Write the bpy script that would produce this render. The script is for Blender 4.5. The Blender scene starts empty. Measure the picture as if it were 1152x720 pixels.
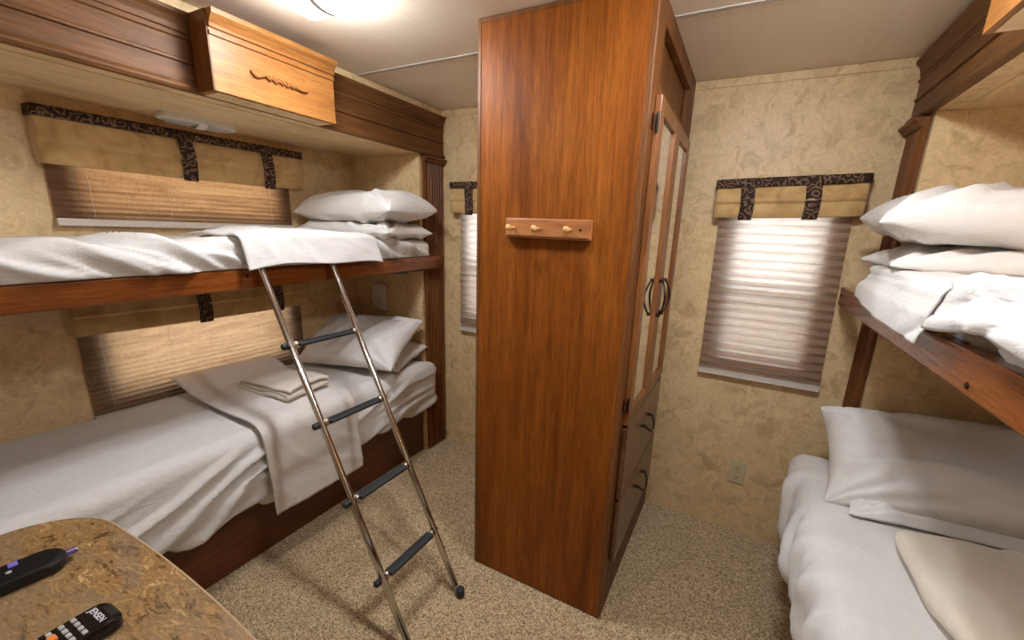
import bpy, bmesh, math, random
from mathutils import Vector, Matrix, noise
random.seed(7)
PI = math.pi
SC = bpy.context.scene
COL = SC.collection

# ------------------------------------------------------------------ camera
F_PX, YAW, PITCH, ROLL, CAM_Z = 457.4756, .4627, -.2423, .0425, 1.3728
fw = Vector((-math.sin(YAW)*math.cos(PITCH), math.cos(YAW)*math.cos(PITCH), math.sin(PITCH)))
rt = Vector((math.cos(YAW), math.sin(YAW), 0)); up = rt.cross(fw)
R2 = rt*math.cos(ROLL)+up*math.sin(ROLL); U2 = -rt*math.sin(ROLL)+up*math.cos(ROLL)
cd = bpy.data.cameras.new('camera'); cam = bpy.data.objects.new('camera', cd); COL.objects.link(cam)
m = Matrix.Identity(4)
for i in range(3):
    m[i][0] = R2[i]; m[i][1] = U2[i]; m[i][2] = -fw[i]
m[0][3], m[1][3], m[2][3] = 0, 0, CAM_Z
cam.matrix_world = m
cd.sensor_width = 36; cd.lens = 36*F_PX/1152
cd.shift_x = -(600.5365-576)/1152; cd.shift_y = (373.021-360)/1152
cd.clip_start = .01
SC.camera = cam

# ------------------------------------------------------------------ exposure / light levels
SC.view_settings.view_transform = 'Standard'; SC.view_settings.look = 'None'
SC.view_settings.gamma = 1; SC.view_settings.use_curve_mapping = False
SC.view_settings.exposure = 0.0
LAMP_E = 175.0          # emission of the lit ceiling lamp lenses
LAMP_COL = (.95, 1.0, 1.05)
READ_E = 24.0          # right hand bunk reading lamp
SKY_BACK, SKY_LEFT = 6.8, 1.6

def lin(r, g, b):
    f = lambda c: (c/255/12.92) if c/255 <= .04045 else ((c/255+.055)/1.055)**2.4
    return (f(r), f(g), f(b), 1)

w = bpy.data.worlds.new('world'); SC.world = w; w.use_nodes = True
nt = w.node_tree; nt.nodes.clear()
tc = nt.nodes.new('ShaderNodeTexCoord'); sx = nt.nodes.new('ShaderNodeSeparateXYZ')
nt.links.new(tc.outputs['Generated'], sx.inputs[0])
ra = nt.nodes.new('ShaderNodeMapRange'); ra.inputs[1].default_value = -.75; ra.inputs[2].default_value = -.4
ra.inputs[3].default_value = SKY_LEFT; ra.inputs[4].default_value = SKY_BACK
nt.links.new(sx.outputs['X'], ra.inputs[0])
mc = nt.nodes.new('ShaderNodeMapRange'); mc.data_type = 'FLOAT'; mc.inputs[1].default_value = -.75; mc.inputs[2].default_value = -.3
nt.links.new(sx.outputs['X'], mc.inputs[0])
mx = nt.nodes.new('ShaderNodeMix'); mx.data_type = 'RGBA'
mx.inputs[6].default_value = (1, .80, .60, 1); mx.inputs[7].default_value = (.93, .97, 1, 1)
nt.links.new(mc.outputs[0], mx.inputs[0])
bg = nt.nodes.new('ShaderNodeBackground'); wo = nt.nodes.new('ShaderNodeOutputWorld')
nt.links.new(mx.outputs[2], bg.inputs[0]); nt.links.new(ra.outputs[0], bg.inputs[1]); nt.links.new(bg.outputs[0], wo.inputs[0])

# ------------------------------------------------------------------ room dimensions
H = 2.0
YB = 1.977            # back wall
FX = -1.617           # opening of the left bunk alcove
LX = -2.144           # left outer wall
PX = .46              # opening of the right bunk alcove
RX = 1.06             # right outer wall
YE = 1.785            # far end walls of the alcoves
YN = -.75             # near end of the alcoves
YF = -1.6             # wall behind the camera
ZSL, ZSR = 1.747, 1.78   # soffits

# ------------------------------------------------------------------ materials
def new_mat(name):
    mt = bpy.data.materials.new(name); mt.use_nodes = True
    n = mt.node_tree; n.nodes.clear()
    o = n.nodes.new('ShaderNodeOutputMaterial')
    return mt, n, o
class NB:
    """small node builder"""
    def __init__(s, name):
        s.mt, s.t, s.o = new_mat(name)
        s.c = s.t.nodes.new('ShaderNodeTexCoord').outputs['Object']
    def n(s, typ, ins=None, **kw):
        nd = s.t.nodes.new(typ)
        for k, v in kw.items(): setattr(nd, k, v)
        for k, v in (ins or {}).items():
            if isinstance(v, bpy.types.NodeSocket): s.t.links.new(v, nd.inputs[k])
            else: nd.inputs[k].default_value = v
        return nd
    def map(s, scale=(1, 1, 1), rot=(0, 0, 0), loc=(0, 0, 0)):
        return s.n('ShaderNodeMapping', {'Vector': s.c, 'Scale': scale, 'Rotation': rot, 'Location': loc}).outputs[0]
    def noise(s, vec, scale, detail=4, rough=.5, dist=0):
        return s.n('ShaderNodeTexNoise', {'Vector': vec, 'Scale': scale, 'Detail': detail, 'Roughness': rough, 'Distortion': dist}).outputs['Fac']
    def ramp(s, fac, stops, interp='LINEAR'):
        r = s.n('ShaderNodeValToRGB', {'Fac': fac}); cr = r.color_ramp; cr.interpolation = interp
        while len(cr.elements) > 1: cr.elements.remove(cr.elements[-1])
        cr.elements[0].position = stops[0][0]; cr.elements[0].color = stops[0][1]
        for p, c in stops[1:]:
            e = cr.elements.new(p); e.color = c
        return r.outputs[0]
    def mix(s, fac, a, b, mode='MIX'):
        nd = s.t.nodes.new('ShaderNodeMix'); nd.data_type = 'RGBA'; nd.blend_type = mode
        for i, v in ((0, fac), (6, a), (7, b)):
            if isinstance(v, bpy.types.NodeSocket): s.t.links.new(v, nd.inputs[i])
            else: nd.inputs[i].default_value = v
        return nd.outputs[2]
    def math(s, op, a, b=0):
        return s.n('ShaderNodeMath', {0: a, 1: b}, operation=op).outputs[0]
    def bump(s, h, strength=.3, dist=.002):
        return s.n('ShaderNodeBump', {'Height': h, 'Strength': strength, 'Distance': dist}).outputs[0]
    def bsdf(s, col, rough=.5, metal=0, normal=None, spec=.5, **ex):
        d = {'Base Color': col, 'Roughness': rough, 'Metallic': metal, 'Specular IOR Level': spec}
        d.update(ex)
        if normal is not None: d['Normal'] = normal
        b = s.n('ShaderNodeBsdfPrincipled', d)
        s.t.links.new(b.outputs[0], s.o.inputs[0]); return b
G = lambda v: (v, v, v, 1)

def mat_wallpaper(name='wallpaper', st=(1, 1, 1)):
    b = NB(name)
    v = b.map(st)
    warp = b.n('ShaderNodeVectorMath', {0: v, 1: b.n('ShaderNodeVectorMath', {0: b.n('ShaderNodeTexNoise', {'Vector': v, 'Scale': 14.0, 'Detail': 3.0}).outputs['Color'], 3: .11}, operation='SCALE').outputs[0]}, operation='ADD').outputs[0]
    a = b.noise(warp, 15, 5, .58, .7)
    c = b.noise(v, 6, 4, .6, .8)
    d = b.noise(warp, 34, 4, .55, 1.8)
    col = b.ramp(a, [(.30, lin(196, 164, 119)), (.42, lin(221, 191, 144)), (.52, lin(236, 208, 161)), (.62, lin(229, 200, 153)), (.74, lin(206, 174, 128))])
    col = b.mix(b.ramp(c, [(.42, G(0)), (.66, G(.4))]), col, lin(206, 176, 130))
    col = b.mix(b.ramp(d, [(.50, G(0)), (.58, G(.26)), (.66, G(0))]), col, lin(168, 137, 96))
    b.bsdf(col, .42, normal=b.bump(a, .10, .002), spec=.35)
    return b.mt
def mat_wood(name, dark, mid, light, axis='Z', rough=.28, scale=1.0, spec=.5):
    b = NB(name)
    s = {'Z': (1, 1, .045), 'Y': (1, .045, 1), 'X': (.045, 1, 1)}[axis]
    v = b.map(tuple(k*scale for k in s))
    s2 = {'Z': (1, 1, .16), 'Y': (1, .16, 1), 'X': (.16, 1, 1)}[axis]
    big = b.noise(b.map(tuple(k*scale for k in s2)), 7, 3, .5, 1.2)
    med = b.noise(v, 46, 5, .6, .6)
    fine = b.noise(v, 330, 3, .7, 0)
    f = b.math('ADD', b.math('MULTIPLY', big, .5), b.math('MULTIPLY', med, .5))
    col = b.ramp(f, [(.33, dark), (.5, mid), (.66, light)])
    col = b.mix(b.ramp(fine, [(.42, G(.38)), (.55, G(0))]), col, tuple(c*.45 for c in dark[:3])+(1,))
    b.bsdf(col, rough, normal=b.bump(fine, .06, .001), spec=spec)
    return b.mt
def mat_cloth(name, col=(219, 214, 209), weave=900, rough=.8, sheen=.15):
    b = NB(name)
    v = b.map()
    n1 = b.noise(v, weave, 2, .5)
    n2 = b.noise(v, 38, 4, .6)
    n3 = b.noise(b.map((1, .45, 1), (.3, .2, .7)), 16, 5, .6, 1.4)
    cr = b.math('ABSOLUTE', b.math('SUBTRACT', n3, .5))
    h = b.math('ADD', b.math('ADD', b.math('MULTIPLY', n1, .10), b.math('MULTIPLY', n2, .5)), b.math('MULTIPLY', cr, 4.0))
    c = b.mix(b.ramp(n2, [(.35, G(0)), (.7, G(1))]), lin(*[x*.975 for x in col]), lin(*col))
    b.bsdf(c, rough, normal=b.bump(h, .22, .006), spec=.2, **{'Sheen Weight': sheen})
    return b.mt
def mat_plain(name, col, rough=.4, metal=0, spec=.5, bump=0, bscale=200, **ex):
    b = NB(name)
    n = b.noise(b.map(), bscale, 3)
    c = b.mix(b.ramp(n, [(.3, G(0)), (.7, G(1))]), tuple(x*.93 for x in col[:3])+(1,), col)
    b.bsdf(c, rough, metal, normal=b.bump(n, bump, .001) if bump else None, spec=spec, **ex)
    return b.mt

M = {}
M['wallpaper'] = mat_wallpaper()
M['soffit_paper'] = mat_wallpaper('soffit_wallpaper', (1, .22, 1))
M['wood_z'] = mat_wood('cherry_upright', lin(106, 54, 13), lin(137, 74, 20), lin(160, 94, 30), 'Z', .5, 1.0, .16)
M['wood_trim_z'] = mat_wood('cherry_trim_upright', lin(88, 50, 20), lin(118, 71, 32), lin(140, 89, 44), 'Z', .5, 1.0, .3)
M['wood_drawer'] = mat_wood('cherry_drawer_front', lin(78, 44, 22), lin(104, 64, 34), lin(122, 80, 48), 'Y', .26, 1.0, .6)
M['wood_y'] = mat_wood('cherry_long', lin(80, 49, 24), lin(112, 72, 38), lin(134, 90, 50), 'Y', .5, 1.0, .22)
M['wood_rail'] = mat_wood('cherry_bunk_rail', lin(92, 46, 17), lin(126, 66, 26), lin(148, 84, 38), 'Y', .17)
M['wood_dark'] = mat_wood('cherry_dark_base', lin(64, 31, 11), lin(98, 50, 20), lin(118, 64, 28), 'Y', .4)
M['wood_lamplit'] = mat_wood('cherry_lamplit_box', lin(128, 76, 34), lin(158, 102, 50), lin(180, 124, 66), 'Y', .42, 1.0, .3)  # same cherry, lightened: glow of the nearby lamps put into the colour
M['wood_oak'] = mat_wood('oak_door_frame', lin(104, 60, 26), lin(136, 82, 40), lin(158, 102, 54), 'Z', .35)
M['wood_peg'] = mat_wood('maple_peg_board', lin(150, 92, 50), lin(178, 114, 66), lin(196, 134, 82), 'X', .4)
M['peg'] = mat_plain('pale_peg', lin(214, 166, 110), .4)
M['sheet'] = mat_cloth('white_sheet')
M['sheet_fold'] = mat_cloth('white_folded_sheet', (222, 214, 208))
M['pillow'] = mat_cloth('white_pillowcase', (226, 221, 216))
M['towel'] = mat_cloth('cream_terry', (226, 214, 200), 260, .95, .4)
M['blanket'] = mat_cloth('cream_fleece', (232, 217, 198), 420, .95, .5)
M['chrome'] = mat_plain('polished_steel', lin(205, 200, 195), .16, 1)
M['rubber'] = mat_plain('black_rubber', lin(34, 36, 38), .55, bump=.3, bscale=500)
M['plastic_black'] = mat_plain('black_plastic', lin(16, 16, 18), .35)
M['plastic_gloss'] = mat_plain('glossy_black_plastic', lin(14, 13, 13), .15)
M['plastic_white'] = mat_plain('white_plastic', lin(226, 221, 214), .4)
M['plastic_ivory'] = mat_plain('ivory_plastic', lin(208, 192, 152), .35)
M['slot'] = mat_plain('dark_slot', lin(40, 34, 28), .6)
M['bronze'] = mat_plain('dark_bronze', lin(58, 44, 34), .35, .8)
M['steel_screw'] = mat_plain('screw_steel', lin(150, 140, 130), .3, 1)
M['rail_bar'] = mat_plain('blind_rail_paint', lin(214, 204, 192), .35)
M['frame_white'] = mat_plain('window_frame_paint', lin(190, 182, 172), .4)
M['purple'] = mat_plain('purple_fabric', lin(62, 44, 110), .7)
M['lilac'] = mat_plain('lilac_plastic', lin(120, 104, 190), .4)
M['white_ink'] = mat_plain('white_ink', lin(225, 220, 225), .5)
M['orange_btn'] = mat_plain('orange_rubber', lin(226, 130, 60), .45)
M['grey_btn'] = mat_plain('grey_rubber', lin(176, 172, 166), .45)

def mat_ceiling():
    b = NB('ceiling_panel')
    n = b.noise(b.map(), 140, 3, .6); s = b.noise(b.map((1, .02, 1)), 60, 2)
    c = b.mix(b.ramp(s, [(.3, G(0)), (.7, G(1))]), lin(236, 220, 198), lin(240, 225, 204))
    b.bsdf(c, .5, normal=b.bump(n, .1, .001), spec=.3); return b.mt
M['ceiling'] = mat_ceiling()
def mat_carpet():
    b = NB('carpet')
    v = b.map()
    vo = b.n('ShaderNodeTexVoronoi', {'Vector': v, 'Scale': 240.0, 'Randomness': 1.0})
    n1 = b.noise(v, 190, 4, .7, .5); n2 = b.noise(v, 5, 3, .5)
    g = b.n('ShaderNodeSeparateColor', {0: vo.outputs['Color']}).outputs[0]
    f = b.math('ADD', b.math('MULTIPLY', g, .45), b.math('MULTIPLY', n1, .55))
    col = b.ramp(f, [(.28, lin(118, 90, 58)), (.42, lin(190, 158, 114)), (.56, lin(224, 192, 146)), (.72, lin(248, 222, 178))])
    col = b.mix(b.ramp(n2, [(.35, G(.16)), (.65, G(0))]), col, lin(150, 124, 90))
    h = b.math('SUBTRACT', n1, b.math('MULTIPLY', vo.outputs['Distance'], .9))
    b.bsdf(col, .95, normal=b.bump(h, .9, .006), spec=.1, **{'Sheen Weight': .2}); return b.mt
M['carpet'] = mat_carpet()
def mat_stone():
    b = NB('stone_laminate')
    rot = (0, 0, math.radians(-28))
    v = b.map((1, 2.6, 1), rot)
    warp = b.n('ShaderNodeVectorMath', {0: v, 1: b.n('ShaderNodeVectorMath', {0: b.n('ShaderNodeTexNoise', {'Vector': v, 'Scale': 10.0, 'Detail': 4.0}).outputs['Color'], 3: .16}, operation='SCALE').outputs[0]}, operation='ADD').outputs[0]
    a = b.noise(warp, 22, 10, .72, .2); c = b.noise(warp, 60, 8, .75, .5); d = b.noise(v, 7, 5, .6, .6)
    col = b.ramp(a, [(.32, lin(54, 36, 19)), (.43, lin(104, 75, 43)), (.50, lin(156, 118, 70)), (.56, lin(118, 90, 58)), (.66, lin(204, 164, 108))])
    col = b.mix(b.ramp(d, [(.42, G(0)), (.6, G(.6))]), col, lin(128, 108, 84))
    col = b.mix(b.ramp(c, [(.52, G(0)), (.62, G(.5)), (.72, G(0))]), col, lin(196, 156, 100))
    col = b.mix(b.ramp(c, [(.32, G(.6)), (.44, G(0))]), col, lin(72, 50, 30))
    b.bsdf(col, .4, normal=b.bump(a, .15, .002), spec=.4); return b.mt
M['stone'] = mat_stone()
M['table_edge'] = mat_plain('table_edge_band', lin(178, 148, 112), .45)
def mat_tan():
    b = NB('tan_suede')
    n = b.noise(b.map((1, 1, 1)), 12, 4, .6, .6); f = b.noise(b.map(), 600, 2)
    c = b.ramp(n, [(.3, lin(172, 138, 88)), (.5, lin(198, 163, 110)), (.7, lin(212, 178, 124))])
    b.bsdf(c, .85, normal=b.bump(f, .15, .001), spec=.15, **{'Sheen Weight': .4}); return b.mt
M['tan'] = mat_tan()
def mat_paisley():
    b = NB('paisley_trim')
    v = b.map()
    wv = b.n('ShaderNodeTexVoronoi', {'Vector': v, 'Scale': 30.0, 'Randomness': 1.0})
    s = b.math('SINE', b.math('MULTIPLY', b.math('ADD', wv.outputs['Distance'], b.math('MULTIPLY', b.noise(v, 34, 3, .6), .8)), 17))
    c = b.ramp(s, [(.0, lin(52, 36, 28)), (.55, lin(78, 56, 44)), (.82, lin(158, 132, 106)), (.96, lin(104, 78, 62))])
    b.bsdf(c, .7, spec=.2); return b.mt
M['paisley'] = mat_paisley()
def mat_blind(name, c0, c1, t0, t1, streak):
    """front colour c0..c1, colour of the light let through t0..t1"""
    b = NB(name)
    s = b.noise(b.map((.10, .10, 1)), streak, 5, .65, .8); s2 = b.noise(b.map((1, 1, .3)), 170, 3, .6, 1.8)
    f = b.math('ADD', b.math('MULTIPLY', s, .62), b.math('MULTIPLY', s2, .38))
    d = b.n('ShaderNodeBsdfDiffuse', {'Color': b.ramp(f, [(.38, c0), (.6, c1)]), 'Roughness': .8})
    t = b.n('ShaderNodeBsdfTranslucent', {'Color': b.ramp(f, [(.38, t0), (.58, t1)])})
    mxs = b.n('ShaderNodeMixShader', {0: .5, 1: d.outputs[0], 2: t.outputs[0]})
    b.t.links.new(mxs.outputs[0], b.o.inputs[0]); return b.mt
M['blind_back'] = mat_blind('pleated_blind_pale', lin(166, 136, 112), lin(176, 146, 124), lin(206, 192, 180), lin(228, 220, 214), 110)
M['blind_left'] = mat_blind('pleated_blind_tan', lin(112, 90, 72), lin(140, 117, 97), lin(164, 122, 84), lin(210, 168, 124), 34)
M['blind_beige'] = mat_blind('pleated_blind_beige', lin(122, 102, 84), lin(150, 130, 110), lin(180, 148, 116), lin(216, 186, 152), 50)
def mat_glass(name, tint, dark):
    b = NB(name)
    t = b.n('ShaderNodeBsdfTransparent', {'Color': tint}); g = b.n('ShaderNodeBsdfGlossy', {'Color': G(.8), 'Roughness': .02})
    mxs = b.n('ShaderNodeMixShader', {0: dark, 1: t.outputs[0], 2: g.outputs[0]})
    b.t.links.new(mxs.outputs[0], b.o.inputs[0]); return b.mt
M['glass'] = mat_glass('window_glass', (.95, .96, .96, 1), .06)
M['screen'] = mat_glass('insect_screen', (.74, .71, .68, 1), .02)
def mat_emit(name, col, e):
    b = NB(name)
    em = b.n('ShaderNodeEmission', {'Color': col, 'Strength': e})
    b.t.links.new(em.outputs[0], b.o.inputs[0]); return b.mt
M['lens_lit'] = mat_emit('lit_lens', (*LAMP_COL, 1), LAMP_E*1.22)
M['lens_left'] = mat_emit('lit_lens_left', (*LAMP_COL, 1), LAMP_E*.9)
M['lens_fill'] = mat_emit('room_fill_lens', (*LAMP_COL, 1), LAMP_E*.3)  # for the added fill lamp behind the viewer
M['lens_warm'] = mat_emit('warm_lit_lens', (1, .52, .19, 1), READ_E)
def mat_lens_off():
    b = NB('frosted_lens')
    n = b.n('ShaderNodeTexWave', {'Vector': b.map(), 'Scale': 120.0})
    b.bsdf(lin(176, 172, 166), .3, normal=b.bump(n.outputs['Fac'], .3, .001)); return b.mt
M['lens_off'] = mat_lens_off()
def mat_mirror():
    b = NB('mirror_glass'); b.bsdf(G(.86), .03, 1); return b.mt
M['mirror'] = mat_mirror()

# ------------------------------------------------------------------ mesh helpers
def add_box(bm, x0, x1, y0, y1, z0, z1, bev=0, seg=2):
    vs = [bm.verts.new((x, y, z)) for x in (x0, x1) for y in (y0, y1) for z in (z0, z1)]
    fs = [bm.faces.new([vs[i] for i in q]) for q in ((0, 1, 3, 2), (4, 6, 7, 5), (0, 4, 5, 1), (2, 3, 7, 6), (0, 2, 6, 4), (1, 5, 7, 3))]
    if bev:
        es = list({e for f in fs for e in f.edges})
        bmesh.ops.bevel(bm, geom=es, offset=bev, segments=seg, affect='EDGES', profile=.5)
def box(x0, x1, y0, y1, z0, z1, bev=0, seg=2):
    bm = bmesh.new(); add_box(bm, min(x0, x1), max(x0, x1), min(y0, y1), max(y0, y1), min(z0, z1), max(z0, z1), bev, seg); return bm
def add_tube(bm, pts, rad, n=12, caps=True, flat=None):
    """tube along points; rad number or list; flat=(dir,scale) squashes the section along dir"""
    pts = [Vector(p) for p in pts]; rings = []
    prev = None
    for i, p in enumerate(pts):
        t = (pts[min(i+1, len(pts)-1)]-pts[max(i-1, 0)]).normalized()
        if prev is None:
            a = Vector((0, 0, 1)) if abs(t.z) < .9 else Vector((1, 0, 0))
            u = t.cross(a).normalized()
        else:
            u = (prev-t*prev.dot(t)).normalized()
        prev = u; v = t.cross(u)
        r = rad[i] if isinstance(rad, (list, tuple)) else rad
        ring = []
        for k in range(n):
            a = 2*PI*k/n; o = u*math.cos(a)*r+v*math.sin(a)*r
            if flat: o = o-flat[0]*o.dot(flat[0])*(1-flat[1])
            ring.append(bm.verts.new(p+o))
        rings.append(ring)
    for a, b in zip(rings, rings[1:]):
        for k in range(n): bm.faces.new((a[k], a[(k+1) % n], b[(k+1) % n], b[k]))
    if caps:
        bm.faces.new(rings[0][::-1]); bm.faces.new(rings[-1])
def tube(pts, rad, n=12, **k):
    bm = bmesh.new(); add_tube(bm, pts, rad, n, **k); return bm
def prism(poly, fn, a, b):
    """extrude a 2D polygon between parameters a and b; fn(p,q,t)->xyz"""
    bm = bmesh.new()
    A = [bm.verts.new(fn(p, q, a)) for p, q in poly]; B = [bm.verts.new(fn(p, q, b)) for p, q in poly]
    n = len(poly)
    for i in range(n): bm.faces.new((A[i], A[(i+1) % n], B[(i+1) % n], B[i]))
    bm.faces.new(A[::-1]); bm.faces.new(B)
    return bm
def lathe(prof, c, n=20, axis='Z'):
    """profile (r, h) revolved about axis through c"""
    bm = bmesh.new(); rings = []
    for r, h in prof:
        ring = []
        for k in range(n):
            a = 2*PI*k/n; x, y = r*math.cos(a), r*math.sin(a)
            o = {'Z': (x, y, h), 'Y': (x, h, y), 'X': (h, x, y)}[axis]
            ring.append(bm.verts.new(Vector(c)+Vector(o)))
        rings.append(ring)
    for a, b in zip(rings, rings[1:]):
        for k in range(n): bm.faces.new((a[k], a[(k+1) % n], b[(k+1) % n], b[k]))
    bm.faces.new(rings[0][::-1]); bm.faces.new(rings[-1])
    return bm
def grid(nu, nv, fn, closed_u=False):
    bm = bmesh.new()
    V = [[bm.verts.new(fn(i/(nu if closed_u else nu-1), j/(nv-1))) for j in range(nv)] for i in range(nu)]
    for i in range(nu if closed_u else nu-1):
        for j in range(nv-1):
            i2 = (i+1) % nu
            bm.faces.new((V[i][j], V[i2][j], V[i2][j+1], V[i][j+1]))
    return bm
def obj(name, bm, mat, parent=None, smooth=False, solid=0, bev=0, sub=0, auto=False):
    bmesh.ops.recalc_face_normals(bm, faces=bm.faces)
    me = bpy.data.meshes.new(name); bm.to_mesh(me); bm.free()
    me.materials.append(mat)
    if smooth:
        for p in me.polygons: p.use_smooth = True
    o = bpy.data.objects.new(name, me); COL.objects.link(o)
    if parent is not None:
        o.parent = parent
        r = parent; off = Vector((0, 0, 0))
        while r is not None: off += r.location; r = r.parent
        o.location = -off
    if solid:
        md = o.modifiers.new('solid', 'SOLIDIFY'); md.thickness = solid; md.offset = 0
    if bev:
        md = o.modifiers.new('bevel', 'BEVEL'); md.width = bev; md.segments = 2; md.limit_method = 'ANGLE'
    if sub:
        md = o.modifiers.new('sub', 'SUBSURF'); md.levels = sub; md.render_levels = sub
    return o
def tag(o, label, cat, group=None):
    o['label'] = label; o['category'] = cat
    if group: o['group'] = group
    return o
def thing(name, label, cat, loc, group=None):
    o = bpy.data.objects.new(name, None); COL.objects.link(o); o.location = loc; o.empty_display_size = .05
    return tag(o, label, cat, group)
def struct(name, bm, mat, parent=None, **k):
    o = obj(name, bm, mat, parent, **k)
    if parent is None: o['kind'] = 'structure'
    return o
def nz(x, y, z=0, s=1.0): return noise.noise(Vector((x*s, y*s, z*s)))
def ridge(x, y, z=0):
    return 1-abs(noise.noise(Vector((x, y, z))))*2
def sstep(a, b, x):
    t = max(0, min(1, (x-a)/(b-a))); return t*t*(3-2*t)

# ------------------------------------------------------------------ room shell
struct('floor', box(-2.3, 1.2, YF-.1, YB+.1, -.06, 0), M['carpet'])
struct('ceiling', box(FX-.05, PX+.05, YF, YB+.05, H, H+.05), M['ceiling'])
def holed(x0, x1, z0, z1, holes, mk):
    """slab cut round rectangular holes; mk(bm,a0,a1,b0,b1) adds a cell"""
    bm = bmesh.new()
    xs = sorted({x0, x1, *[h[0] for h in holes], *[h[1] for h in holes]}); zs = sorted({z0, z1, *[h[2] for h in holes], *[h[3] for h in holes]})
    for a0, a1 in zip(xs, xs[1:]):
        for b0, b1 in zip(zs, zs[1:]):
            ca, cb = (a0+a1)/2, (b0+b1)/2
            if not any(h[0] < ca < h[1] and h[2] < cb < h[3] for h in holes): mk(bm, a0, a1, b0, b1)
    return bm
WB = [(-.055, .285, .85, 1.56), (-1.44, -1.05, .85, 1.56)]       # windows in the back wall
WL = [(.615, 1.325, 1.368, 1.66), (.6, 1.315, .67, 1.06)]        # windows in the left wall
struct('wall_back', holed(FX-.06, PX+.02, 0, H, WB, lambda bm, a, b, c, d: add_box(bm, a, b, YB, YB+.06, c, d)), M['wallpaper'])
struct('wall_left', holed(YN-.04, YE+.04, 0, ZSL+.04, WL, lambda bm, a, b, c, d: add_box(bm, LX-.06, LX, a, b, c, d)), M['wallpaper'])
struct('wall_left_end', box(LX, FX-.002, YE, YE+.02, 0, ZSL), M['wallpaper'])
struct('wall_left_near', box(LX, FX, YN-.04, YN, 0, ZSL), M['wallpaper'])
struct('wall_left_header', box(FX-.06, FX, YF, YB, ZSL+.002, H), M['wallpaper'])
struct('wall_left_return', box(FX-.06, FX-.002, YE+.02, YB, 0, ZSL+.002), M['wallpaper'])
struct('ceiling_left', box(LX, FX-.06, YN, YE+.02, ZSL, ZSL+.04), M['soffit_paper'])
struct('wall_left_front', box(FX-.06, FX, YF, YN-.04, 0, ZSL+.002), M['wallpaper'])
struct('wall_right', box(RX, RX+.06, YN, YE+.02, 0, ZSR+.04), M['wallpaper'])
struct('wall_right_end', box(PX+.002, RX, YE, YE+.02, 0, ZSR), M['wallpaper'])
struct('wall_right_near', box(PX, RX, YN-.04, YN, 0, ZSR), M['wallpaper'])
struct('wall_right_header', box(PX, PX+.06, YF, YB, ZSR+.002, H), M['wallpaper'])
struct('wall_right_return', box(PX+.002, PX+.06, YE+.02, YB, 0, ZSR+.002), M['wallpaper'])
struct('ceiling_right', box(PX+.06, RX, YN, YE+.02, ZSR, ZSR+.04), M['soffit_paper'])
struct('wall_right_front', box(PX, PX+.06, YF, YN-.04, 0, ZSR+.002), M['wallpaper'])
struct('wall_front', box(FX-.06, PX+.06, YF-.06, YF, 0, H), M['wallpaper'])
# thin strips: ceiling seam, wallpaper strip under the ceiling, seam strip in the right alcove
struct('trim_1', box(FX, PX, 1.40, 1.418, H-.003, H+.001, .001), M['frame_white'])
struct('trim_2', box(FX+.002, PX-.002, YB-.006, YB+.001, H-.032, H-.001, .002), M['wallpaper'])
struct('trim_3', box(.507, .514, YE-.002, YE+.001, .5, ZSR-.001), M['wallpaper'])
struct('trim_4', box(FX-.001, FX+.005, YF+.01, YB-.01, H-.03, H-.001, .002), M['wallpaper'])

# windows: frame, sashes, glass
def window(nm, mp, w_, z0, z1, mid=None):
    r = bpy.data.objects.new(nm, None); COL.objects.link(r); r.location = mp(w_/2, -.03, z0); r['kind'] = 'structure'
    bm = bmesh.new(); t = .018
    def bx(s0, s1, d0, d1, a, b):
        p, q = mp(s0, d0, a), mp(s1, d1, b)
        add_box(bm, min(p[0], q[0]), max(p[0], q[0]), min(p[1], q[1]), max(p[1], q[1]), a, b)
    bx(0, t, -.05, -.012, z0, z1); bx(w_-t, w_, -.05, -.012, z0, z1); bx(t, w_-t, -.05, -.012, z0, z0+t); bx(t, w_-t, -.05, -.012, z1-t, z1)
    obj('window_frame', bm, M['frame_white'], r)
    def pane(name, a, b, mat, d):
        p, q = mp(t, d, a), mp(w_-t, d-.003, b)
        obj(name, box(p[0], q[0], p[1], q[1], a, b), mat, r)
    if mid:
        bm = bmesh.new(); bx(t, w_-t, -.045, -.016, mid-.014, mid+.014)
        obj('sash_bar', bm, M['frame_white'], r)
        pane('glass_pane', mid+.014, z1-t, M['glass'], -.03); pane('glass_pane', z0+t, mid-.014, M['glass'], -.024)
        pane('insect_screen', z0+t, mid-.014, M['screen'], -.04)
    else:
        pane('glass_pane', z0+t, z1-t, M['glass'], -.03)
mpB = lambda x0: (lambda s, d, z: (x0+s, YB-d, z))
mpL = lambda y0: (lambda s, d, z: (LX+d, y0+s, z))
window('window_1', mpB(WB[0][0]), WB[0][1]-WB[0][0], WB[0][2], WB[0][3], 1.165)
window('window_2', mpB(WB[1][0]), WB[1][1]-WB[1][0], WB[1][2], WB[1][3], 1.165)
window('window_3', mpL(WL[0][0]), WL[0][1]-WL[0][0], WL[0][2], WL[0][3])
window('window_4', mpL(WL[1][0]), WL[1][1]-WL[1][0], WL[1][2], WL[1][3])

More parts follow.
